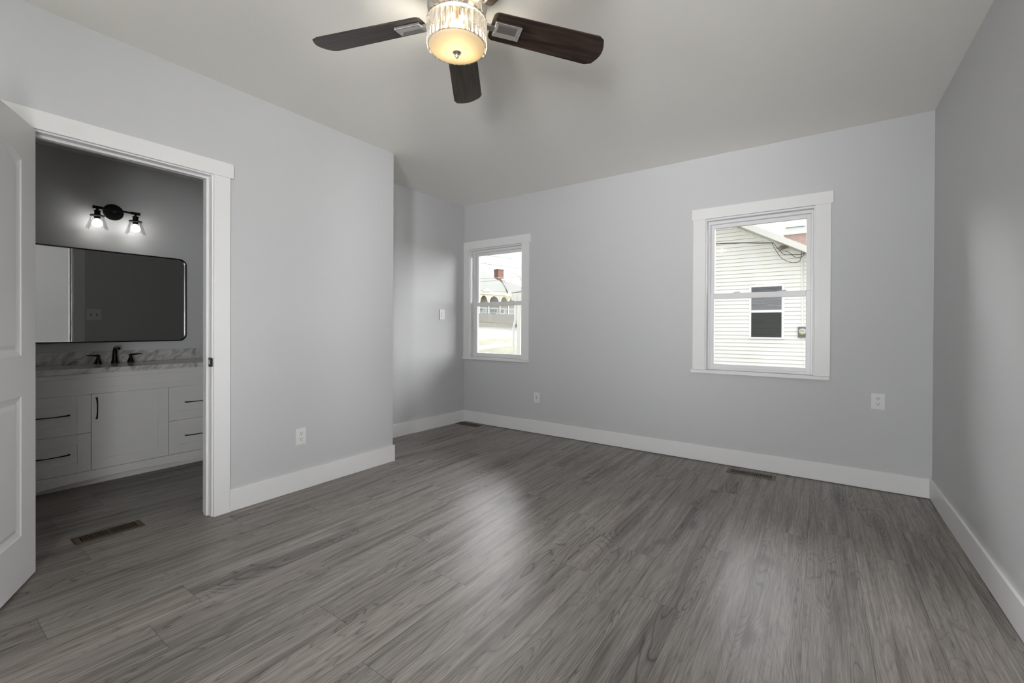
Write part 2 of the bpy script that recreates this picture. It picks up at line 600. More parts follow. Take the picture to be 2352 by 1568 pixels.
# right wall, with a side window added behind the camera for fill light
SW = (-1.36, -.08, .40, 2.46)
b = MB()
b.box(WX, WX + .15, YB, SW[0], 0, H).box(WX, WX + .15, SW[1], D, 0, H).box(WX, WX + .15, SW[0], SW[1], 0, SW[2]).box(WX, WX + .15, SW[0], SW[1], SW[3], H)
struct(b.build('wall_right', M['wall']))
RW = (2.88, 3.46, .55, 2.46)  # openings of two more added windows, for the rear fill
RV = (.15, 1.12, .55, 2.46)
b = MB()
b.box(0, RV[0], YB - .15, YB, 0, H).box(RV[0], RV[1], YB - .15, YB, 0, RV[2]).box(RV[0], RV[1], YB - .15, YB, RV[3], H).box(RV[1], RW[0], YB - .15, YB, 0, H).box(RW[1], WX + .15, YB - .15, YB, 0, H).box(RW[0], RW[1], YB - .15, YB, 0, RW[2]).box(RW[0], RW[1], YB - .15, YB, RW[3], H)
struct(b.build('wall_front', M['wall']))
# bathroom shell
struct(MB().box(BX - .1, BX, BY0, BY1, 0, BH).build('wall_bathroom_back', M['wall']))
struct(MB().box(BX - .1, -T, BY0 - .1, BY0, 0, BH).build('wall_bathroom_left', M['wall']))
struct(MB().box(BX - .1, -T, BY1, BY1 + .005, 0, BH).build('wall_bathroom_right', M['wall']))

# baseboards
def tagbb(name, bm_):
    return struct(bm_.build(name, M['trim'], bevel=.002))
tagbb('baseboard_left', MB().box(0, B, 1.208, Y1 + B, .001, HB).box(AX1 + B, B, Y1, Y1 + B, .001, HB))
tagbb('baseboard_alcove', MB().hexa([(AX1, Y1 + B, .001), (AX1 + B, Y1 + B, .001), (AX + B, D, .001), (AX, D, .001), (AX1, Y1 + B, HB), (AX1 + B, Y1 + B, HB), (AX + B, D, HB), (AX, D, HB)]))
tagbb('baseboard_back', MB().box(AX + B, -.0135, D - B, D, .005, HB).box(-.0125, WX - B, D - B, D, .005, HB))
tagbb('baseboard_right', MB().box(WX - B, WX, YB + B, D, .003, HB))
tagbb('baseboard_front', MB().box(0, WX - B, YB, YB + B, .001, HB))
tagbb('baseboard_left_near', MB().box(0, B, YB + B, .254, .001, HB))

# ------------------------------------------------------------ door: casing, jamb, leaf
dtrim = struct(MB().box(0, .018, 1.120, 1.2079, .001, 2.0495).box(0, .018, .2545, .342, .001, 2.0495).build('trim_1', M['trim'], bevel=.0015))
MB().box(0, .0185, .238, 1.2255, 2.050, 2.1375).build('header', M['trim'], dtrim, bevel=.0015)
MB().box(-T - .016, -T, 1.120, 1.208, .001, 2.0495).box(-T - .016, -T, .2545, .342, .001, 2.0495).box(-T - .016, -T, .238, 1.2255, 2.050, 2.1375).build('bathroom_side_casing', M['trim'], dtrim, bevel=.0015)
b = MB()
b.box(-T - .002, .002, 1.112, DY1, .001, 2.042).box(-T - .002, .002, DY0, .350, .001, 2.042).box(-T - .002, .002, DY0, DY1, 2.042, DH)
b.box(-.080, -.042, 1.100, 1.112, .001, 2.030).box(-.080, -.042, .350, .362, .001, 2.030).box(-.080, -.042, .350, 1.112, 2.030, 2.042)
b.build('jamb', M['trim'], dtrim, bevel=.001)
sp = MB()
sp.box(-.038, .004, 1.1095, 1.1125, .900, .955)
sp.box(.002, .008, 1.110, 1.116, .903, .952)
strike = sp.build('strike_plate', M['black'], dtrim, bevel=.001)
strike['label'] = 'black metal strike plate'
MB().box(-.030, -.014, 1.1088, 1.1096, .916, .940).build('latch_hole', M['nickel'], strike)

DWID, DT, DZ0, DZ1 = .758, .035, .014, 2.040
def panel_loop(u0, u1, z0, z1, arch, ins):
    """outline of a door panel, inset by ins; arch>0 gives the curved top"""
    a0, a1, c0, c1 = u0 + ins, u1 - ins, z0 + ins, z1 - ins
    pts = [(a0, c0), (a1, c0), (a1, c1)]
    if arch:
        N = 20
        for i in range(1, N):
            t = i / N
            u = a1 + (a0 - a1) * t
            pts.append((u, c1 + arch * math.sin(math.pi * t) ** .8))
    pts.append((a0, c1))
    return pts
def door_face(b, side):
    """one face of the leaf, with two recessed moulded panels; side=+1 face at v=DT, -1 at v=0"""
    base = DT if side > 0 else 0
    loops_all = []
    P = [(.131, DWID - .131, .230, .836, 0), (.131, DWID - .131, 1.011, 1.860, .052)]
    def vv(u, z, dep):
        return b.b.verts.new((u, base - side * dep, z))
    outer = [vv(*p, 0) for p in ((0, DZ0), (DWID, DZ0), (DWID, DZ1), (0, DZ1))]
    edges = [b.b.edges.new((outer[i], outer[(i + 1) % 4])) for i in range(4)]
    for (u0, u1, z0, z1, ar) in P:
        rings = []
        for ins, dep in ((0, 0), (.005, .003), (.026, .0085), (.030, .0085), (.047, .002)):
            rings.append([vv(u, z, dep) for u, z in panel_loop(u0, u1, z0, z1, ar, ins)])
        k = len(rings[0])
        for a, c in zip(rings, rings[1:]):
            for i in range(k):
                b.b.faces.new((a[i], a[(i + 1) % k], c[(i + 1) % k], c[i]))
        b.b.faces.new(rings[-1])
        for i in range(k):
            e = b.b.edges.get((rings[0][i], rings[0][(i + 1) % k]))
            edges.append(e)
    bmesh.ops.triangle_fill(b.b, use_beauty=True, use_dissolve=False, edges=edges)
    return outer
leaf = MB()
o1 = door_face(leaf, 1)
o2 = door_face(leaf, -1)
for i in range(4):
    leaf.b.faces.new((o1[i], o1[(i + 1) % 4], o2[(i + 1) % 4], o2[i]))
# local axes: u along the width from the hinge, v through the thickness (bathroom side at v=DT)
door = leaf.build('door_1', M['door'])
struct(door)
door['label'] = 'white two panel arched top door standing open at left edge'
th = math.radians(115.8)
dr = Vector((math.sin(th), math.cos(th), 0))
dn = Vector((-dr.y, dr.x, 0))
corner = Vector((.032, .390, 0))
org = corner - dn * DT
door.matrix_world = Matrix(((dr.x, dn.x, 0, org.x), (dr.y, dn.y, 0, org.y), (0, 0, 1, 0), (0, 0, 0, 1)))
for hz in (.22, 1.02, 1.82):
    MB().tube([(-.006, -.002, hz), (-.006, -.002, hz + .09)], .006, 10).box(-.001, .0, .0, .030, hz, hz + .09).build('hinge', M['black'], door)
MB().lathe([(.0, DT + .06), (.022, DT + .058), (.027, DT + .045), (.022, DT + .030), (.012, DT + .024), (.012, DT + .008), (.032, DT + .006), (.032, DT)], (DWID - .065, 0, .93), 24, 'y').build('knob', M['black'], door, smooth=True)
MB().lathe([(.0, -.06), (.022, -.058), (.027, -.045), (.022, -.030), (.012, -.024), (.012, -.008), (.032, -.006), (.032, 0)], (DWID - .065, 0, .93), 24, 'y').build('knob', M['black'], door, smooth=True)

# ------------------------------------------------------------ windows
def window(name, w, casl, casr, hl, hr, sl, sr, label, locks):
    x0, x1, z0, z1 = w
    root = empty(name, (x0, D, z0))
    struct(root)
    root['label'] = label
    def loc(b_):   # world coordinates -> root-local
        for v in b_.b.verts:
            v.co -= Vector((x0, D, z0))
        return b_
    c = .0185
    loc(MB().box(casl, x0 + .004, D - c, D, z0, z1 + .003).box(x1 - .004, casr, D - c, D, z0, z1 + .003)).build('side_casing', M['trim'], root, bevel=.0015)
    loc(MB().box(hl, hr, D - c - .001, D, z1 + .0035, z1 + .094)).build('header', M['trim'], root, bevel=.0015)
    loc(MB().box(sl, sr, D - .034, D + .062, z0 - .027, z0 - .001)).build('sill', M['trim'], root, bevel=.002)
    t = .012
    yj = D + .062
    loc(MB().box(x0, x0 + t, D - .001, yj, z0, z1).box(x1 - t, x1, D - .001, yj, z0, z1).box(x0 + t, x1 - t, D - .001, yj, z1 - t, z1)).build('jamb', M['trim'], root)
    fw_ = .026
    X0, X1, Z0, Z1 = x0 + t, x1 - t, z0, z1 - t
    def ring(y0, y1, X0, X1, Z0, Z1, l, r, bt, tp):
        return MB().box(X0, X0 + l, y0, y1, Z0, Z1).box(X1 - r, X1, y0, y1, Z0, Z1).box(X0 + l, X1 - r, y0, y1, Z0, Z0 + bt).box(X0 + l, X1 - r, y0, y1, Z1 - tp, Z1)
    loc(ring(yj - .004, D + .13, X0, X1, Z0, Z1, fw_ - .008, fw_ - .008, .018, fw_ - .002)).build('vinyl_frame', M['vinyl'], root, bevel=.002)
    A0, A1, C0, C1 = X0 + fw_ - .010, X1 - fw_ + .010, Z0 + .018, Z1 - fw_ + .002
    mid = 1.413
    s_ = .030
    up_ = loc(ring(D + .094, D + .120, A0, A1, mid + .0, C1, s_, s_, .034, .030)).build('upper_sash', M['vinyl'], root, bevel=.002)
    loc(MB().box(A0 + s_, A1 - s_, D + .106, D + .109, mid + .034, C1 - .030)).build('pane', M['glass'], up_)
    lo = loc(ring(D + .066, D + .092, A0, A1, C0, mid + .030, s_ + .002, s_ + .002, .032, .044)).build('lower_sash', M['vinyl'], root, bevel=.002)
    loc(MB().box(A0 + s_, A1 - s_, D + .078, D + .081, C0 + .032, mid - .014)).build('pane', M['glass'], lo)
    for lx in locks:
        loc(MB().box(lx - .030, lx + .030, D + .070, D + .092, mid + .0305, mid + .036).box(lx - .012, lx + .034, D + .066, D + .078, mid + .036, mid + .042)).build('sash_lock', M['vinyl'], lo, bevel=.002)
    loc(MB().box(X0 + .008, X0 + .07, D + .040, D + .064, z0 + .0005, z0 + .007)).build('tilt_latch', M['vinyl'], root, bevel=.002)
    return root
window('window_1', W1, AX + .001, .377, AX + .001, .396, AX + .001, .379, 'small double hung window by the alcove corner', (-.29, .10))
window('window_2', W2, 2.076, 3.045, 2.066, 3.059, 2.064, 3.042, 'large double hung window facing pale house siding', (2.40, 2.73))
def added_window(name, along, a0, a1, z0, z1, wallpos, outdir, label):  # window added out of view to let the fill light in
    root = empty(name, (0, 0, 0))
    struct(root)
    root['label'] = label
    def bx(b_, u0, u1, d0, d1, c0, c1):
        p, q = sorted((wallpos + outdir * d0, wallpos + outdir * d1))
        return b_.box(p, q, u0, u1, c0, c1) if along == 'y' else b_.box(u0, u1, p, q, c0, c1)
    b_ = MB()
    bx(b_, a0 - .09, a0, -.018, 0, z0, z1); bx(b_, a1, a1 + .09, -.018, 0, z0, z1)
    bx(b_, a0 - .1, a1 + .1, -.02, 0, z1, z1 + .09); bx(b_, a0 - .1, a1 + .1, -.03, .06, z0 - .027, z0)
    b_.build('casing', M['trim'], root, bevel=.0015)
    b_ = MB()
    for u0, u1, c0, c1 in ((a0, a0 + .05, z0, z1), (a1 - .05, a1, z0, z1), (a0, a1, z0, z0 + .05), (a0, a1, z1 - .05, z1), (a0, a1, (z0 + z1) / 2 - .02, (z0 + z1) / 2 + .02)):
        bx(b_, u0, u1, .07, .10, c0, c1)
    b_.build('sash', M['vinyl'], root)
    b_ = MB()
    bx(b_, a0 + .05, a1 - .05, .083, .086, z0 + .05, z1 - .05)
    b_.build('pane', M['glass'], root)
added_window('added_window_3', 'y', SW[0], SW[1], SW[2], SW[3], WX, 1, 'added unseen window in the right wall behind the viewpoint')
added_window('added_window_4', 'x', RW[0], RW[1], RW[2], RW[3], YB, -1, 'added narrow unseen window directly behind the viewpoint')
added_window('added_window_5', 'x', RV[0], RV[1], RV[2], RV[3], YB, -1, 'added unseen window behind the viewpoint near the left wall')

# ------------------------------------------------------------ outlets and switches (local: plate in XZ, facing -Y)
def plate(root, w, h):
    b_ = MB().box(-w / 2, w / 2, -.006, 0, -h / 2, h / 2)
    b_.build('cover_plate', M['plastic'], root, bevel=.0025, seg=3)
def slots(b_, cx, cz, k=1):
    b_.box(cx - .0078 * k, cx - .0052 * k, -.0102, -.0094, cz - .001, cz + .0085)
    b_.box(cx + .0052 * k, cx + .0078 * k, -.0102, -.0094, cz - .0, cz + .0075)
    b_.lathe([(0, -.0102), (.0028 * k, -.0102), (.0028 * k, -.0094), (0, -.0094)], (cx, 0, cz - .0075), 10, 'y')
def duplex(loc, rz, label, w=.074, h=.116):
    r = empty('wall_outlet', loc, rz)
    tag(r, label, 'outlet', 'wall outlets')
    plate(r, w, h)
    for s_ in (1, -1):
        cz = s_ * .0197
        pts = []
        for i in range(28):
            a = 2 * math.pi * i / 28
            pts.append((max(-.0168, min(.0168, .0175 * math.cos(a))), -.0058, cz + max(-.0135, min(.0135, .0175 * math.sin(a)))))
        f = MB().prism(pts, (0, -.0037, 0)).build('receptacle', M['plastic'], r, bevel=.0006)
        sl = MB()
        slots(sl, 0, cz + .001)
        sl.build('slots', M['slot'], f)
    MB().lathe([(0, -.0075), (.0025, -.0072), (.003, -.006)], (0, 0, 0), 10, 'y').build('screw', M['plastic'], r)
    return r
duplex((0, 1.6645, .3745), math.pi / 2, 'white duplex outlet low on left wall beside bathroom door')
duplex((3.323, D, .631), 0, 'white duplex outlet on window wall right of large window', .077, .114)
g = empty('ground_fault_outlet', (.478, D, .386))
tag(g, 'small white outlet with black test button below small window', 'outlet', 'wall outlets')
plate(g, .072, .110)
f = MB().box(-.0165, .0165, -.0095, -.0055, -.0335, .0335).build('receptacle', M['plastic'], g, bevel=.001)
sl = MB(); slots(sl, -.003, .020); slots(sl, -.003, -.018); sl.build('slots', M['slot'], f)
MB().box(.001, .0075, -.0115, -.009, -.006, .004).build('test_button', M['black'], f)['label'] = 'black test button'
MB().box(-.011, -.003, -.011, -.009, -.003, .001).build('reset_button', M['slot'], f)
sroot = empty('wall_switch', (AX - .0165, 3.6715, 1.290), math.pi / 2 - math.atan2(-.07, 1.563) * -1)
sroot.rotation_euler = (0, 0, math.pi / 2 + math.atan2(-.07, 1.563))
tag(sroot, 'white light switch on alcove wall left of small window', 'switch')
plate(sroot, .076, .116)
MB().hexa([(-.0165, -.0075, -.033), (.0165, -.0075, -.033), (.0165, -.005, -.033), (-.0165, -.005, -.033), (-.0165, -.0105, .033), (.0165, -.0105, .033), (.0165, -.005, .033), (-.0165, -.005, .033)]).build('rocker', M['plastic'], sroot, bevel=.0008)
s2 = empty('double_wall_switch', (-T, 1.281, 1.263), -math.pi / 2)
tag(s2, 'white two toggle switch plate seen reflected in bathroom mirror', 'switch')
plate(s2, .120, .118)
for dx in (-.023, .023):
    MB().box(dx - .0045, dx + .0045, -.018, -.005, -.004, .010).build('toggle', M['plastic'], s2, bevel=.001)
    MB().box(dx - .006, dx + .006, -.0065, -.0055, -.013, .013).build('toggle_slot', M['slot'], s2)

# ------------------------------------------------------------ floor registers (long axis = local X)
def register(loc, rz, label, L, Wd, mat):
    r = empty('floor_register', loc, rz)
    tag(r, label, 'vent', 'floor registers')
    h = .0045
    m_ = .018
    ex = .026
    b_ = MB()
    b_.box(-L / 2, L / 2, -Wd / 2, -Wd / 2 + m_, 0, h).box(-L / 2, L / 2, Wd / 2 - m_, Wd / 2, 0, h)
    b_.box(-L / 2, -L / 2 + ex, -Wd / 2 + m_, Wd / 2 - m_, 0, h).box(L / 2 - ex, L / 2, -Wd / 2 + m_, Wd / 2 - m_, 0, h)
    b_.build('frame', mat, r, bevel=.0015)
    b_ = MB()
    N = 24
    a0, a1 = -L / 2 + ex, L / 2 - ex
    for i in range(1, N):
        x = a0 + (a1 - a0) * i / N
        b_.box(x - .0022, x + .0022, -Wd / 2 + m_, Wd / 2 - m_, .0012, h - .0006)
    b_.box(-.004, .004, -Wd / 2 + m_, Wd / 2 - m_, .001, h - .0003)
    b_.build('louvers', mat, r)
    MB().box(a0, a1, -Wd / 2 + m_, Wd / 2 - m_, .0002, .001).build('shade_pan', M['shade_pan'], r)  # dark sheet on the solid floor standing in for shade below the louvers
    return r
register((2.545, 3.893, 0), 0, 'tan floor register along back wall beneath large window', .335, .115, M['register'])
register((-.400, 3.930, 0), 0, 'brown floor register in far alcove corner beneath small window', .335, .110, M['bronze'])
register((-.238, .705, 0), math.pi / 2, 'brown floor register in bathroom floor beyond doorway', .285, .115, M['bronze'])

# ------------------------------------------------------------ bathroom: vanity, faucet, mirror, light
XF = -1.26
vc = 1.058
van = empty('bathroom_vanity', (0, 0, 0))
tag(van, 'pale grey shaker bathroom vanity under black framed mirror', 'vanity')
VY0, VY1, VZ = vc - .61, vc + .61, .806
b = MB()
b.box(BX + .002, XF - .0195, VY0, VY1, .10, VZ)
b.box(BX + .002, XF - .0195, VY0, VY0 + .018, .001, .10).box(BX + .002, XF - .0195, VY1 - .018, VY1, .001, .10)
b.build('body', M['cabinet'], van)
MB().box(XF - .075, XF - .057, VY0 + .018, VY1 - .018, .001, .11).build('toe_board', M['cabinet'], van)
# arched apron
pts = [(VY0, .001), (VY0 + .045, .001)]
for i in range(0, 25):
    t = i / 24
    pts.append((VY0 + .05 + (VY1 - VY0 - .1) * t, .030 + .026 * math.sin(math.pi * t)))
pts += [(VY1 - .045, .001), (VY1, .001), (VY1, .1125), (VY0, .1125)]
MB().prism([(XF - .019, y, z) for y, z in pts], (.019, 0, 0)).build('apron', M['cabinet'], van, bevel=.001)
def shaker(name, ya, yb, za, zb, st, parent, rec=.006):
    b_ = MB()
    x0, x1 = XF - .019, XF
    b_.box(x0, x1, ya, ya + st, za, zb).box(x0, x1, yb - st, yb, za, zb).box(x0, x1, ya + st, yb - st, za, za + st).box(x0, x1, ya + st, yb - st, zb - st, zb)
    b_.box(x0, x1 - rec, ya + st, yb - st, za + st, zb - st)
    return b_.build(name, M['cabinet'], parent, bevel=.0008)
g2 = .0015
b = MB()
b.box(XF - .019, XF, VY0, VY1, .772, VZ).box(XF - .019, XF - .005, VY0, VY1, .699, .771).box(XF - .019, XF, VY0, VY1, .657, .699)
b.build('top_rail', M['cabinet'], van, bevel=.0008)
def pull(p0, p1, parent, out=.032):
    """slim arched bar pull between two points on the face"""
    p0, p1 = Vector(p0), Vector(p1)
    pts, rs = [], []
    N = 14
    for i in range(N + 1):
        t = i / N
        q = p0.lerp(p1, t)
        q.x += .012 + (out - .012) * math.sin(math.pi * t) ** .6
        pts.append(q)
        rs.append(.0034 + .0022 * abs(2 * t - 1) ** 3)
    b_ = MB().tube(pts, rs, 10)
    b_.tube([p0, p0 + Vector((.013, 0, 0))], .0045, 10)
    b_.tube([p1, p1 + Vector((.013, 0, 0))], .0045, 10)
    return b_.build('handle', M['black'], parent, smooth=True)
DL, DRr = .8315, 1.2845
for ya, yb, hc in ((VY0, DL - g2, (.542, .720)), (DRr + g2, VY1, (1.397, 1.575))):
    for za, zb, hz in ((.386, .655, .524), (.1155, .383, .252)):
        d_ = shaker('drawer', ya, yb, za, zb, .070, van)
        pull((XF - .006, hc[0], hz), (XF - .006, hc[1], hz), d_)
d_ = shaker('door', DL + g2, DRr - g2, .1155, .655, .070, van)
pull((XF, .858, .480), (XF, .858, .628), d_)
ct = MB()
ct.box(BX + .001, XF + .022, vc - .622, vc + .622, VZ + .0005, .842)
cto = ct.build('countertop', M['marble'], van, bevel=.002)
MB().box(BX + .001, BX + .020, vc - .622, vc + .622, .8425, .937).build('backsplash', M['marble'], van, bevel=.0015)

fx = -1.70
def faucet_base(b_, x, y, z, r, h, r2):
    b_.lathe([(r, 0), (r * .96, .006), (r * .78, h * .35), (r2 * 1.15, h * .75), (r2, h), (0, h)], (x, y, z), 20)
fa = empty('bathroom_faucet', (fx, vc, .8425))
tag(fa, 'black widespread bathroom faucet on marble vanity top', 'faucet')
b = MB()
b.tube([(0, 0, 0), (0, 0, .012), (.0, 0, .05), (.002, 0, .095), (.012, 0, .118), (.035, 0, .128), (.075, 0, .127), (.115, 0, .119)], [.025, .022, .0165, .0135, .013, .012, .0115, .010], 16)
b.build('spout', M['black'], fa, smooth=True)
for s_ in (-1, 1):
    hd = MB()
    faucet_base(hd, 0, s_ * .1, 0, .024, .058, .009)
    ho = hd.build('handle_base', M['black'], fa, smooth=True)
    lv = MB()
    lv.tube([(0, s_ * .088, .060), (.0, s_ * .1, .064), (.004, s_ * .13, .066), (.006, s_ * .172, .069)], [.006, .0085, .0065, .003], 12)
    lv.build('lever', M['black'], ho, smooth=True)

mir = empty('wall_mirror', (BX, vc, 1.38))
tag(mir, 'rounded rectangular bathroom mirror in thin black frame', 'mirror')
def rrect(y0_, y1_, z0_, z1_, r, n_=8):
    pts = []
    for cy, cz, a0 in ((y1_ - r, z1_ - r, 0), (y0_ + r, z1_ - r, 90), (y0_ + r, z0_ + r, 180), (y1_ - r, z0_ + r, 270)):
        for i in range(n_ + 1):
            a = math.radians(a0 + 90 * i / n_)
            pts.append((cy + r * math.cos(a), cz + r * math.sin(a)))
    return pts
MY, MZ = .512, .371
MB().prism([(.016, y, z) for y, z in rrect(-MY + .006, MY - .006, -MZ + .006, MZ - .006, .05)], (.003, 0, 0)).build('mirror_glass', M['mirror'], mir)
b = MB()
outp, inp = rrect(-MY, MY, -MZ, MZ, .055), rrect(-MY + .008, MY - .008, -MZ + .008, MZ - .008, .047)
k = len(outp)
vo = [[b.b.verts.new((x, *p)) for p in pp] for pp, x in ((outp, .001), (outp, .034), (inp, .034), (inp, .001))]
for i in range(4):
    a_, c_ = vo[i], vo[(i + 1) % 4]
    for j in range(k):
        b.b.faces.new((a_[j], a_[(j + 1) % k], c_[(j + 1) % k], c_[j]))
b.build('frame', M['black'], mir)

vl = empty('vanity_light', (BX, 1.070, 2.078))
tag(vl, 'black two bulb sconce with clear glass shades above mirror', 'light')
MB().lathe([(.066, .001), (.066, .010), (.060, .018), (.044, .020), (.042, .024), (0, .025)], (0, 0, 0), 40, 'x').build('wall_plate', M['black'], vl, smooth=True)
b = MB()
b.tube([(.02, 0, 0), (.105, 0, .0)], .010, 14)
b.tube([(.105, -.125, 0), (.105, .125, 0)], .0075, 14)
for s_ in (-1, 1):
    b.tube([(.105, s_ * .088, 0), (.105, s_ * .094, 0), (.105, s_ * .140, 0), (.105, s_ * .146, 0)], [.0125, .0115, .0115, .014], 14)
b.build('bar', M['black'], vl, smooth=True)
for s_ in (-1, 1):
    y = s_ * .118
    sk = MB().lathe([(.007, -.008), (.010, -.022), (.021, -.026), (.023, -.030), (.019, -.032), (.019, -.058), (.043, -.062), (.044, -.070), (.030, -.072), (.019, -.074), (.019, -.092), (0, -.093)], (.105, y, 0), 28).build('socket', M['black'], vl, smooth=True)
    MB().lathe([(.036, -.066), (.038, -.075), (.068, -.172), (.0695, -.172), (.0395, -.074), (.0375, -.066)], (.105, y, 0), 40, close=True).build('glass_shade', M['clear'], sk, smooth=True)
    MB().lathe([(.013, -.088), (.015, -.098), (.026, -.108), (.0315, -.122), (.030, -.138), (.020, -.150), (0, -.154)], (.105, y, 0), 24).build('bulb', M['vbulb'], sk, smooth=True)

# ------------------------------------------------------------ ceiling fan
FC = Vector((1.806, 1.282, H))
fan = empty('ceiling_fan', FC)
tag(fan, 'five blade dark wood ceiling fan with crystal drum light', 'fan')
ZB = 2.3553 - H
MB().lathe([(0, 0), (.075, 0), (.085, -.02), (.105, -.045), (.114, -.06), (.116, -.10), (.116, -.222), (.114, -.232), (.110, -.234), (0, -.235)], (0, 0, 0), 56).build('motor_housing', M['nickel'], fan, smooth=True)
MB().lathe([(0, -.230), (.060, -.231), (.060, -.262), (.045, -.272), (.03, -.274), (0, -.274)], (0, 0, 0), 40).build('switch_housing', M['nickel'], fan, smooth=True)
RT = .634
blade0 = iron0 = None
for k in range(5):
    a = math.radians(54.676 + 72 * k)
    if blade0 is None:
        b = MB()
        w0, w1 = .063, .074
        outl = [(.160 - .022 * math.cos(math.radians(q)), -w0 + .022 - .022 * math.sin(math.radians(q))) for q in range(0, 91, 15)]
        outl += [(.60, -w1)]
        # slanted, rounded tip
        for i in range(9):
            t = i / 8
            y = -w1 + .012 + (2 * w1 - .024) * t
            outl.append((.618 + .030 * math.sin(math.pi * (t * .82 + .06)) , y))
        outl += [(.60, w1)] + [(.160 - .022 * math.cos(math.radians(q)), w0 - .022 + .022 * math.sin(math.radians(q))) for q in range(90, -1, -15)]
        b.prism([(x, y, 0) for x, y in outl], (0, 0, .006))
        blade0 = b.build('blade', M['blade'], fan, bevel=.0015)
        b = MB()
        x0, x1, ya, yb = .150, .262, -.033, .033
        def frm(x0, x1, ya, yb, z): return [(x0, ya, z), (x1, ya, z), (x1, yb, z), (x0, yb, z)]
        R_ = [frm(x0, x1, ya, yb, -.0005), frm(x0, x1, ya, yb, -.010), frm(x0 + .003, x1 - .003, ya + .003, yb - .003, -.012), frm(x0 + .016, x1 - .016, ya + .016, yb - .016, -.004)]
        vs = [[b.b.verts.new(p) for p in r_] for r_ in R_]
        for u, w in zip(vs, vs[1:]):
            for i in range(4):
                b.b.faces.new((u[i], u[(i + 1) % 4], w[(i + 1) % 4], w[i]))
        b.b.faces.new(vs[-1]); b.b.faces.new(vs[0][::-1])
        b.box(.095, x0 + .002, -.011, .011, -.012, -.001)
        iron0 = b.build('blade_bracket', M['nickel'], fan, bevel=.0008)
        bl, ir = blade0, iron0
    else:
        bl, ir = blade0.copy(), iron0.copy()
        COL.objects.link(bl); COL.objects.link(ir)
    mt = Matrix.Translation((0, 0, ZB)) @ Matrix.Rotation(a, 4, 'Z') @ Matrix.Rotation(-.2377, 4, 'X')
    for q in (bl, ir):
        q.parent = fan
        q.matrix_local = mt
# crystal drum
DRM_T, DRM_B, DRR = 2.336 - H, 2.246 - H, .114
ringp = lambda r0, r1, z0, z1: [(r0, z0), (r1, z0), (r1, z1), (r0, z1)]
lk = MB().lathe(ringp(.100, .116, DRM_T - .003, DRM_T), (0, 0, 0), 56, close=True)
for k in range(3):
    a = math.radians(20 + 120 * k)
    lk.tube([(.108 * math.cos(a), .108 * math.sin(a), DRM_T), (.100 * math.cos(a), .100 * math.sin(a), -.225)], .0018, 8)
lk.build('drum_frame', M['nickel'], fan)
NC = 34
c0 = None
for k in range(NC):
    a = 2 * math.pi * k / NC
    if c0 is None:
        b = MB()
        hw = .0086
        prof = [(-.0035, -hw), (.001, -hw), (.0045, -hw * .45), (.0045, hw * .45), (.001, hw), (-.0035, hw)]
        b.prism([(x, y, DRM_B - .006) for x, y in prof], (0, 0, DRM_T + .004 - DRM_B + .006))
        c0 = b.build('crystal_prism', M['crystal'], fan)
        cr = c0
    else:
        cr = c0.copy()
        COL.objects.link(cr)
    cr.parent = fan
    cr.matrix_local = Matrix.Rotation(a, 4, 'Z') @ Matrix.Translation((DRR - .001, 0, 0))
prof = [(.109, DRM_B - .002), (.108, DRM_B - .006)]
for i in range(1, 10):
    t = i / 9
    prof.append((.108 * math.cos(t * math.pi / 2), DRM_B - .006 - .019 * math.sin(t * math.pi / 2)))
prof2 = [(r * .975, z + .004) for r, z in prof[::-1]]
MB().lathe([(max(r, .0), z) for r, z in prof], (0, 0, 0), 56).build('glass_dish', M['frosted'], fan, smooth=True)
zb_ = DRM_B - .025
MB().lathe([(.0, zb_ + .004), (.017, zb_ + .003), (.017, zb_ - .003), (.012, zb_ - .008), (.006, zb_ - .010), (.0075, zb_ - .014), (.0075, zb_ - .018), (.004, zb_ - .023), (0, zb_ - .024)], (0, 0, 0), 24).build('finial', M['nickel'], fan, smooth=True)
for k in range(3):
    a = math.radians(75 + 120 * k)
    x, y = .052 * math.cos(a), .052 * math.sin(a)
    s_ = MB().lathe([(.011, -.268), (.012, -.305), (.009, -.308), (0, -.308)], (x, y, 0), 16).build('lamp_socket', M['amber'], fan, smooth=True)
    MB().lathe([(.006, -.306), (.014, -.318), (.017, -.330), (.013, -.343), (0, -.350)], (x, y, 0), 16).build('bulb', M['bulb'], s_, smooth=True)
point('fan_lamp', (FC.x, FC.y, DRM_B + H + .03), 13.0, .02, (1, .92, .76))

# ------------------------------------------------------------ outdoors: ground strips along the street
sdir = Vector((-.31, .9507, 0)).normalized()
pdir = Vector((-sdir.y, sdir.x, 0))
def gpt(p, s_, z):
    q = Vector((CAM.x, CAM.y, 0)) + pdir * p + sdir * s_
    return (q.x, q.y, z)
def strip(name, mat, prof, s0=-60, s1=140):
    b_ = MB()
    for (p0, z0), (p1, z1) in zip(prof, prof[1:]):
        for i in range(10):
            a0_, a1_ = s0 + (s1 - s0) * i / 10, s0 + (s1 - s0) * (i + 1) / 10
            b_.face([gpt(p0, a0_, z0), gpt(p0, a1_, z0), gpt(p1, a1_, z1), gpt(p1, a0_, z1)])
    return struct(b_.build(name, mat))
strip('ground', M['grass'], [(-60, -.55), (2, -.50), (4.5, -.25), (7.1, .145)])
strip('ground_sidewalk', M['concrete'], [(7.1, .145), (8.1, .20)])
strip('ground_verge', M['grass'], [(8.1, .20), (11.0, .29)])
strip('ground_road', M['road'], [(11.0, .28), (17.2, 1.18)])
strip('ground_curb', M['curbstone'], [(17.2, 1.16), (17.35, 1.62)])
strip('ground_bank', M['grass'], [(17.35, 1.62), (20.0, 1.90), (60, 2.6), (120, 3.5)])

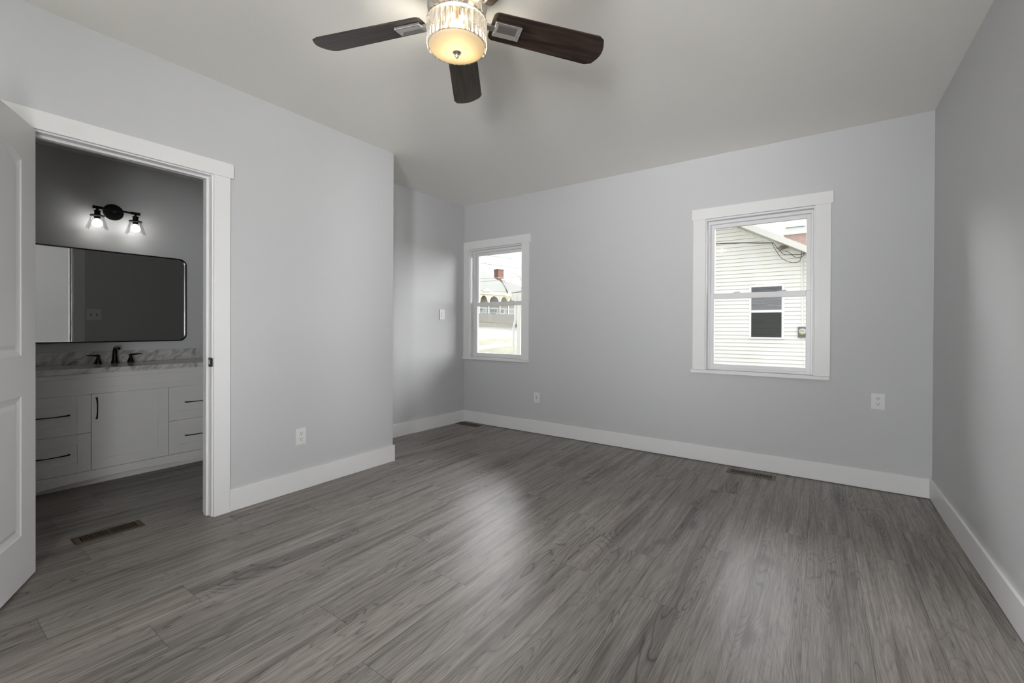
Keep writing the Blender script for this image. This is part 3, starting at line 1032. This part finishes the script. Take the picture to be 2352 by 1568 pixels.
# ------------------------------------------------------------ neighbouring house with lap siding
NY = 13.0
nh = empty('neighbour_house', (-1.0, NY, -.5))
tag(nh, 'cream lap sided gable house seen through the large window', 'house')
NL = Vector((-1.0, NY, -.5))
def nloc(b_):
    for v in b_.b.verts:
        v.co -= NL
    return b_
def zr(x): return 3.841 - .565 * (x - 1.198)
XR, XL = 3.25, -4.75
XP = (XR + XL) / 2
def roofz(x): return zr(x) if x > XP else zr(2 * XP - x)
NW = (1.530, 2.208, .925, 2.225)     # window hole
b = MB()
e = .1016
z = -.45
def lap(x0, x1, z):
    b.face([(x0, NY - .014, z), (x1, NY - .014, z), (x1, NY - .002, z + e), (x0, NY - .002, z + e)])
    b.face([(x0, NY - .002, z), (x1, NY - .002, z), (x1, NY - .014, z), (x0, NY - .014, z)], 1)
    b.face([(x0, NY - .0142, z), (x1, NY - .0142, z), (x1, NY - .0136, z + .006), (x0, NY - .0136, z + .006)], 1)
while z < roofz(XP) - .05:
    zt = z + e * .6
    xr = min(XR, 1.198 + (3.841 - zt) / .565 + .12)
    xl = max(XL, 2 * XP - xr)
    if z + e > NW[2] and z < NW[3]:
        lap(xl, NW[0], z); lap(NW[1], xr, z)
    else:
        lap(xl, xr, z)
    z += e
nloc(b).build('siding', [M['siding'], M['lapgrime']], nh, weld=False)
b = MB()
b.box(XL, XL + .02, NY, NY + 9, -.5, roofz(XL)).box(XR - .02, XR, NY, NY + 9, -.5, roofz(XR)).box(XL, XR, NY + 8.98, NY + 9, -.5, roofz(XR))
nloc(b).build('side_walls', M['white_ext'], nh)
OV = .60
b = MB()
hip = XP - .0
for sgn in (1, -1):
    def X(x): return x if sgn > 0 else 2 * XP - x
    # soffit slab and roof slab as one sloping box
    xa, xb = X(XP), X(XR + .35)
    za, zb = zr(XP), zr(XR + .35)
    b.hexa([(xa, NY - OV, za), (xb, NY - OV, zb), (xb, NY + 9.3, zb), (xa, NY + 9.3, za), (xa, NY - OV, za + .10), (xb, NY - OV, zb + .10), (xb, NY + 9.3, zb + .10), (xa, NY + 9.3, za + .10)])
nloc(b).build('roof', M['fascia'], nh)
b = MB()
for sgn in (1, -1):
    xa, xb = (XP, XR + .37) if sgn > 0 else (XP, 2 * XP - XR - .37)
    za, zb = zr(XP), zr(XR + .37)
    b.hexa([(xa, NY - OV - .025, za - .035), (xb, NY - OV - .025, zb - .035), (xb, NY - OV, zb - .035), (xa, NY - OV, za - .035), (xa, NY - OV - .025, za + .125), (xb, NY - OV - .025, zb + .125), (xb, NY - OV, zb + .125), (xa, NY - OV, za + .125)])
nloc(b).build('fascia', M['fascia'], nh)
b = MB()
for sgn in (1, -1):
    xa, xb = (XP, XR) if sgn > 0 else (XP, XL)
    za, zb = zr(XP), zr(XR)
    b.hexa([(xa, NY - .035, za - .075), (xb, NY - .035, zb - .075), (xb, NY - .014, zb - .075), (xa, NY - .014, za - .075), (xa, NY - .035, za - .03), (xb, NY - .035, zb - .03), (xb, NY - .014, zb - .03), (xa, NY - .014, za - .03)])
nloc(b).build('rake_trim', M['white_ext'], nh)
wn = nloc(MB().box(NW[0] - .055, NW[0], NY - .05, NY + .01, NW[2] - .045, NW[3] + .06).box(NW[1], NW[1] + .06, NY - .05, NY + .01, NW[2] - .045, NW[3] + .06).box(NW[0], NW[1], NY - .05, NY + .01, NW[2] - .045, NW[2]).box(NW[0], NW[1], NY - .05, NY + .01, NW[3], NW[3] + .06).box(NW[0], NW[1], NY - .035, NY + .01, 1.563, 1.631)).build('window', M['vinyl_ext'], nh)
nloc(MB().box(NW[0], NW[1], NY - .012, NY - .009, 1.631, NW[3]).box(NW[0], NW[1], NY - .012, NY - .009, NW[2], 1.563)).build('pane', M['glass'], wn)
b = MB()
z = NW[2]
while z < NW[3]:
    b.hexa([(NW[0], NY + .03, z), (NW[1], NY + .03, z), (NW[1], NY + .055, z + .010), (NW[0], NY + .055, z + .010), (NW[0], NY + .03, z + .002), (NW[1], NY + .03, z + .002), (NW[1], NY + .055, z + .012), (NW[0], NY + .055, z + .012)])
    z += .030
nloc(b).build('blind', M['blind'], wn)
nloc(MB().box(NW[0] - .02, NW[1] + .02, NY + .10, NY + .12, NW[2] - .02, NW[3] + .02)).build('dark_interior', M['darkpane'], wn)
scr, n_, l_, p_ = new_mat('insect_screen')
n_.remove(p_)
t1, t2, mm = n_.new('ShaderNodeBsdfTransparent'), n_.new('ShaderNodeBsdfDiffuse'), n_.new('ShaderNodeMixShader')
t2.inputs[0].default_value = (.05, .055, .05, 1)
mm.inputs[0].default_value = .45
l_.new(t1.outputs[0], mm.inputs[1]); l_.new(t2.outputs[0], mm.inputs[2]); l_.new(mm.outputs[0], n_['Material Output'].inputs[0])
nloc(MB().box(NW[0], NW[1], NY - .026, NY - .025, NW[2], 1.563)).build('insect_screen', scr, wn)
# porch on its street side
b = MB()
b.box(-5.87, -5.74, NY - .07, NY + .06, -.5, 2.02)
nloc(b).build('porch_post', M['white_ext'], nh, bevel=.004)
b = MB()
b.box(-6.1, XL, NY - .09, NY + .08, 2.02, 2.40)
for i in range(1, 4):
    b.box(-6.1, XL, NY - .094, NY - .09, 2.02 + i * .095, 2.026 + i * .095)
nloc(b).build('porch_beam', M['white_ext'], nh)
nloc(MB().hexa([(-6.12, NY - .12, 2.40), (XL, NY - .12, 2.50), (XL, NY + 7, 2.50), (-6.12, NY + 7, 2.40), (-6.12, NY - .12, 2.46), (XL, NY - .12, 2.58), (XL, NY + 7, 2.58), (-6.12, NY + 7, 2.46)])).build('porch_roof', M['white_ext'], nh)
b = MB()
b.tube([(-5.905, NY - .12, 2.30), (-5.905, NY - .12, 1.42), (-5.985, NY - .12, 1.12), (-5.985, NY - .12, -.45)], .045, 4)
nloc(b).build('downspout', M['white_ext'], nh)

M['meterface'] = simple('grey_meter_face', (.45, .46, .46), .2)
mtr = empty('electric_meter', (2.640, NY - .014, 1.066))
tag(mtr, 'round electric meter on grey box fixed to cream siding', 'meter')
MB().box(-.085, .090, -.075, 0, -.135, .135).build('meter_box', M['concrete'], mtr, bevel=.006)
MB().lathe([(.074, -.075), (.074, -.095), (.070, -.100)], (.010, 0, .015), 28, 'y').build('meter_ring', M['plastic'], mtr)
MB().lathe([(.064, -.100), (.064, -.125), (.052, -.140), (0, -.142)], (.010, 0, .015), 28, 'y').build('meter_face', M['meterface'], mtr)
yl = simple('yellow_label', (.75, .68, .12), .6)
MB().box(-.030, .050, -.1445, -.1425, -.022, -.002).build('yellow_sticker', yl, mtr)
MB().box(-.028, .048, -.1445, -.1425, .022, .034).build('register_window', M['darkpane'], mtr)
cdt = empty('service_conduit', (2.645, NY - .04, 1.2))
tag(cdt, 'white vertical conduit pipe rising from meter to the soffit', 'pipe')
MB().tube([(0, 0, 0), (-.020, 0, 1.86)], .026, 12).build('pipe', M['white_ext'], cdt, smooth=True)
MB().tube([(-.020, 0, 1.86), (-.022, 0, 1.93), (-.028, -.05, 1.975), (-.03, -.09, 1.95)], [.030, .045, .045, .030], 12).build('weatherhead', M['black'], cdt, smooth=True)
low = MB().tube([(2.632, NY - .03, .93), (2.640, NY - .03, .75), (2.650, NY - .03, .50), (2.70, NY - .03, .18), (2.70, NY - .03, -.3)], .010, 8).build('ground_wire', M['white_ext'])
tag(low, 'thin pale wire running down the siding beneath the meter', 'wire')
def sag(p0, p1, s_, n_=12):
    p0, p1 = Vector(p0), Vector(p1)
    return [p0.lerp(p1, i / n_) - Vector((0, 0, s_ * 4 * (i / n_) * (1 - i / n_))) for i in range(n_ + 1)]
sw = empty('service_cable', (2.0, 12.75, 3.3))
tag(sw, 'black service cable strung across the siding to the conduit', 'cable')
def wl(pts): return [Vector(p) - Vector((2.0, 12.75, 3.3)) for p in pts]
b = MB()
b.tube(wl([(-12, 12.2, 4.3), (-4, 12.5, 3.75), (0, 12.6, 3.44), (.6, 12.65, 3.40), (1.0, 12.66, 3.385), (1.4, 12.7, 3.36), (1.7, 12.72, 3.325), (2.03, 12.75, 3.30)]), .012, 8)
b.build('main_cable', M['cable'], sw, smooth=True)
for pts in ([(2.03, 12.75, 3.30), (2.14, 12.78, 3.14), (2.25, 12.8, 3.00), (2.38, 12.82, 2.98), (2.55, 12.85, 2.97), (2.66, 12.88, 2.99), (2.64, 12.88, 3.13)],
            [(2.0, 12.75, 3.30), (2.10, 12.78, 3.08), (2.22, 12.8, 2.90), (2.38, 12.82, 2.80), (2.52, 12.85, 2.78), (2.60, 12.88, 2.85), (2.625, 12.88, 3.10)],
            [(2.28, 12.8, 3.08), (2.38, 12.8, 3.02), (2.48, 12.82, 2.92), (2.58, 12.85, 2.90), (2.68, 12.87, 2.97), (2.65, 12.88, 3.12)]):
    q = [Vector(p) for p in pts]
    sm = []
    for i in range(len(q) - 1):
        a_, b_2, c_, d_2 = q[max(i - 1, 0)], q[i], q[i + 1], q[min(i + 2, len(q) - 1)]
        for j in range(4):
            t = j / 4
            sm.append(.5 * ((2 * b_2) + (c_ - a_) * t + (2 * a_ - 5 * b_2 + 4 * c_ - d_2) * t * t + (3 * b_2 - a_ - 3 * c_ + d_2) * t ** 3))
    sm.append(q[-1])
    MB().tube(wl(sm), .0065, 6).build('loop', M['cable'], sw, smooth=True)
# clump of twigs tucked under the soffit
b = MB()
for i in range(70):
    a = random.uniform(0, 6.28)
    c = Vector((2.235 + random.gauss(0, .05), 12.86 + random.gauss(0, .04), 3.17 + random.gauss(0, .030)))
    d = Vector((math.cos(a), math.sin(a) * .5, random.uniform(-.4, .6))) * random.uniform(.03, .07)
    b.tube([c - d, c, c + d], [.003, .006, .002], 5)
nest = b.build('twig_clump', M['twig'])
tag(nest, 'small grey brown twig clump tucked under the white soffit', 'nest')

# brick and white building behind the neighbour
bb = empty('brick_building', (1.4, 26, 0))
tag(bb, 'brick building with white upper storey behind the gable roof', 'building')
def brickmat():
    m, n, l, p = new_mat('red_brick_wall')
    tc = n.new('ShaderNodeTexCoord')
    mp = n.new('ShaderNodeMapping')
    mp.inputs['Rotation'].default_value = (math.radians(90), 0, 0)
    l.new(tc.outputs['Object'], mp.inputs[0])
    br = n.new('ShaderNodeTexBrick')
    br.inputs['Scale'].default_value = 4
    br.inputs['Color1'].default_value = (.42, .27, .24, 1)
    br.inputs['Color2'].default_value = (.35, .21, .19, 1)
    br.inputs['Mortar'].default_value = (.48, .44, .41, 1)
    l.new(mp.outputs[0], br.inputs['Vector'])
    l.new(br.outputs[0], p.inputs['Base Color'])
    p.inputs['Roughness'].default_value = .9
    return m
M['brickwall'] = brickmat()
MB().box(.12, 6, 0, 8, -.5, 5.86).build('brick_wall', M['brickwall'], bb)
b = MB().box(0.08, 6, -.10, 8, 5.86, 9.0)
b.build('upper_wall', M['fascia'], bb)
MB().box(-.05, 6.1, -.16, -.1, 5.86, 5.98).build('band', M['plastic'], bb)
sh = MB().box(.16, 1.02, -.15, -.1, 6.16, 7.2).build('shutter_window', M['plastic'], bb)
MB().box(.20, .98, -.165, -.15, 6.17, 6.225).build('dark_strip', simple('teal_sill_strip', (.18, .25, .26), .6), sh)  # dark teal strip along the foot of the shutter window

# ------------------------------------------------------------ house across the street
FA = Vector((-31.78, 46.47, 0))
uu = Vector((.2, .98, 0)).normalized()
nn = Vector((uu.y, -uu.x, 0))       # towards the street
fh = empty('porch_house', (FA.x, FA.y, 0))
tag(fh, 'pale hip roofed house with arched porch across the street', 'house')
fh.matrix_world = Matrix(((uu.x, -nn.x, 0, FA.x), (uu.y, -nn.y, 0, FA.y), (0, 0, 1, 0), (0, 0, 0, 1)))
# local: x along facade, y = away from the street, z up
MB().box(-12, 8, 0, .3, 1.6, 2.93).build('foundation_wall', M['concrete'], fh)
MB().box(-12, 8, .3, 3, 2.80, 2.93).build('porch_deck', M['concrete'], fh)
MB().box(-12, 8, 2.2, 9, 2.9, 3.95).build('lower_siding', M['bluewhite'], fh)
MB().box(-12, 8, 2.25, 9, 3.95, 5.6).build('upper_siding', M['porchwall'], fh)
b = MB()
b.box(-12, 1.35, -.05, .05, 5.30, 5.42).box(-12, 1.35, -.25, .05, 5.62, 5.84)
b.box(1.35, 8, -.05, .25, 5.2, 5.42).box(-12, 1.3, -.2, 2.3, 5.42, 5.80)
b.build('fascia', M['cream'], fh)
def spandrel(x0, x1, zs, zt, zb):
    """porch bay: lacy arch between two posts"""
    b_ = MB()
    pts = [(x0, zb), (x0, zt), (x1, zt), (x1, zb), (x1 - .07, zb)]
    for i in range(13):
        a = math.pi * i / 12
        pts.append(((x0 + x1) / 2 + ((x1 - x0) / 2 - .16) * math.cos(a), zs + (zt - .07 - zs) * math.sin(a)))
    pts.append((x0 + .07, zb))
    b_.prism([(x, 0, z_) for x, z_ in pts], (0, .06, 0))
    return b_
for i, (x0, x1) in enumerate(((-4.9, -3.3), (-3.3, -1.75), (-1.75, .22), (.22, 1.75), (1.75, 3.5), (3.5, 5.2))):
    spandrel(x0, x1, 4.35, 5.32, 4.1).build('porch_arch', M['cream'], fh)
    MB().box(x0 - .07, x0 + .07, -.04, .10, 2.93, 5.32).build('porch_post', M['cream'], fh)
b = MB()
b.box(-12, 8, .0, .04, 3.02, 3.07).box(-12, 8, .0, .04, 3.60, 3.66)
for i in range(110):
    x = -12 + i * .18
    b.box(x, x + .035, .01, .04, 3.05, 3.62)
b.build('railing', M['bluewhite'], fh)
for x0, x1, z0, z1 in ((-2.8, -2.45, 3.4, 3.75), (-2.2, -1.9, 3.4, 3.75), (-1.4, -.95, 3.4, 3.75), (-.75, -.45, 3.4, 3.75), (.5, 1.5, 2.95, 3.75), (2.2, 2.9, 3.1, 3.7), (-3.1, -2.1, 4.1, 5.1)):
    w_ = MB().box(x0 - .06, x1 + .06, 2.12, 2.2, z0 - .05, z1 + .06).build('window', M['white_ext'], fh)
    MB().box(x0, x1, 2.09, 2.12, z0, z1).build('pane', M['darkpane'], w_)
# hip roof
b = MB()
b.face([(-12, -.3, 5.82), (1.11, -.3, 5.87), (2.98, 2.2, 7.37), (1.3, 5, 9.13), (-12, 5, 9.13)])
b.face([(1.3, 5, 9.13), (2.98, 2.2, 7.37), (3.6, 5, 7.0), (3.6, 10, 6.0)])
b.face([(-12, 5, 9.13), (1.3, 5, 9.13), (3.6, 10, 6.0), (-12, 10.3, 5.82)])
b.build('hip_roof', M['roof'], fh)
MB().prism([(-3.0, -.45, 5.80), (-1.5, -.45, 5.80), (-2.15, -.45, 6.12)], (0, 1.2, 0)).build('pediment', M['white_ext'], fh)
b = MB()
b.face([(1.45, -.25, 6.0), (3.6, -2.6, 6.15), (8.9, -2.6, 6.15), (8.9, 3.4, 8.2), (3.4, 3.4, 8.15)])
b.face([(3.4, 3.4, 8.15), (8.9, 3.4, 8.2), (8.9, 9, 6.1), (3.4, 9, 6.1)])
b.build('wing_roof', M['ribbed'], fh)
MB().hexa([(1.45, -.3, 5.72), (3.6, -2.66, 5.86), (3.6, -2.56, 5.86), (1.5, -.2, 5.72), (1.45, -.3, 6.02), (3.6, -2.66, 6.16), (3.6, -2.56, 6.16), (1.5, -.2, 6.02)]).build('wing_fascia', M['white_ext'], fh)
ch = MB().box(3.72, 4.80, 4.3, 5.2, 6.0, 9.62).build('chimney', M['brick'], fh)
MB().box(3.66, 4.86, 4.24, 5.26, 9.50, 9.66).build('chimney_cap', M['brick'], ch)

# ------------------------------------------------------------ bare trees
def tree(loc, h, label, seed, lean=(0, 0), spread=.55, r0=.2):
    rng = random.Random(seed)
    root = empty('bare_tree', loc)
    tag(root, label, 'tree', 'bare winter trees')
    tr, br = MB(), MB()
    def grow(p, d, ln, r, lev):
        pts, rs = [p], [r]
        q, dd = p.copy(), d.copy()
        n_ = 4
        for i in range(n_):
            dd = (dd + Vector((rng.gauss(0, .12), rng.gauss(0, .12), rng.gauss(.03, .08)))).normalized()
            q = q + dd * ln / n_
            pts.append(q.copy())
            rs.append(r * (1 - .45 * (i + 1) / n_))
        (tr if lev == 0 else br).tube(pts, rs, 8 if lev < 2 else 4, caps=lev < 2)
        if lev >= 5:
            return
        for k in range(3 if lev < 4 else 2):
            t = rng.choice((2, 3, 4)) if k else 4
            ax = Vector((rng.gauss(0, 1), rng.gauss(0, 1), rng.gauss(0, .4))).normalized()
            nd = (dd + ax * spread * rng.uniform(.6, 1.3)).normalized()
            grow(pts[t], nd, ln * rng.uniform(.62, .8), rs[t] * .72, lev + 1)
    grow(Vector((0, 0, 0)), Vector((lean[0], lean[1], 1)).normalized(), h * .30, r0, 0)
    tr.build('trunk', M['bark'], root, smooth=True)
    br.build('branches', M['bark'], root, smooth=True)
    return root
tree((-50.5, 66.3, 3.0), 16.5, 'bare tree rising behind the left end of the porch house roof', 3)
tree((-22.5, 41.4, 1.9), 10.5, 'bare tree with long limbs right of the brick chimney', 11, lean=(-.12, -.06), r0=.13)
tree((.75, 30.0, .3), 7.5, 'bare tree behind the gable roof beside the brick building', 5)
# overhead utility lines along the street
def lpt(s_, z): return Vector(gpt(16.5, s_, z))
for (s0, z0, s1, z1, lab) in ((0, 3.9, 140, 19.8, 'top dark utility line crossing above the brick chimney'),
                              (0, 3.8, 140, 17.1, 'second utility line crossing just above the brick chimney'),
                              (0, .9, 140, 18.4, 'upper of the two lines crossing the pale hip roof'),
                              (0, .8, 140, 17.7, 'lower of the two lines crossing the pale hip roof')):
    o_ = MB().tube([lpt(s0, z0).lerp(lpt(s1, z1), i / 16) for i in range(17)], .035, 6).build('utility_line', M['cable'])
    tag(o_, lab, 'wire', 'street utility lines')
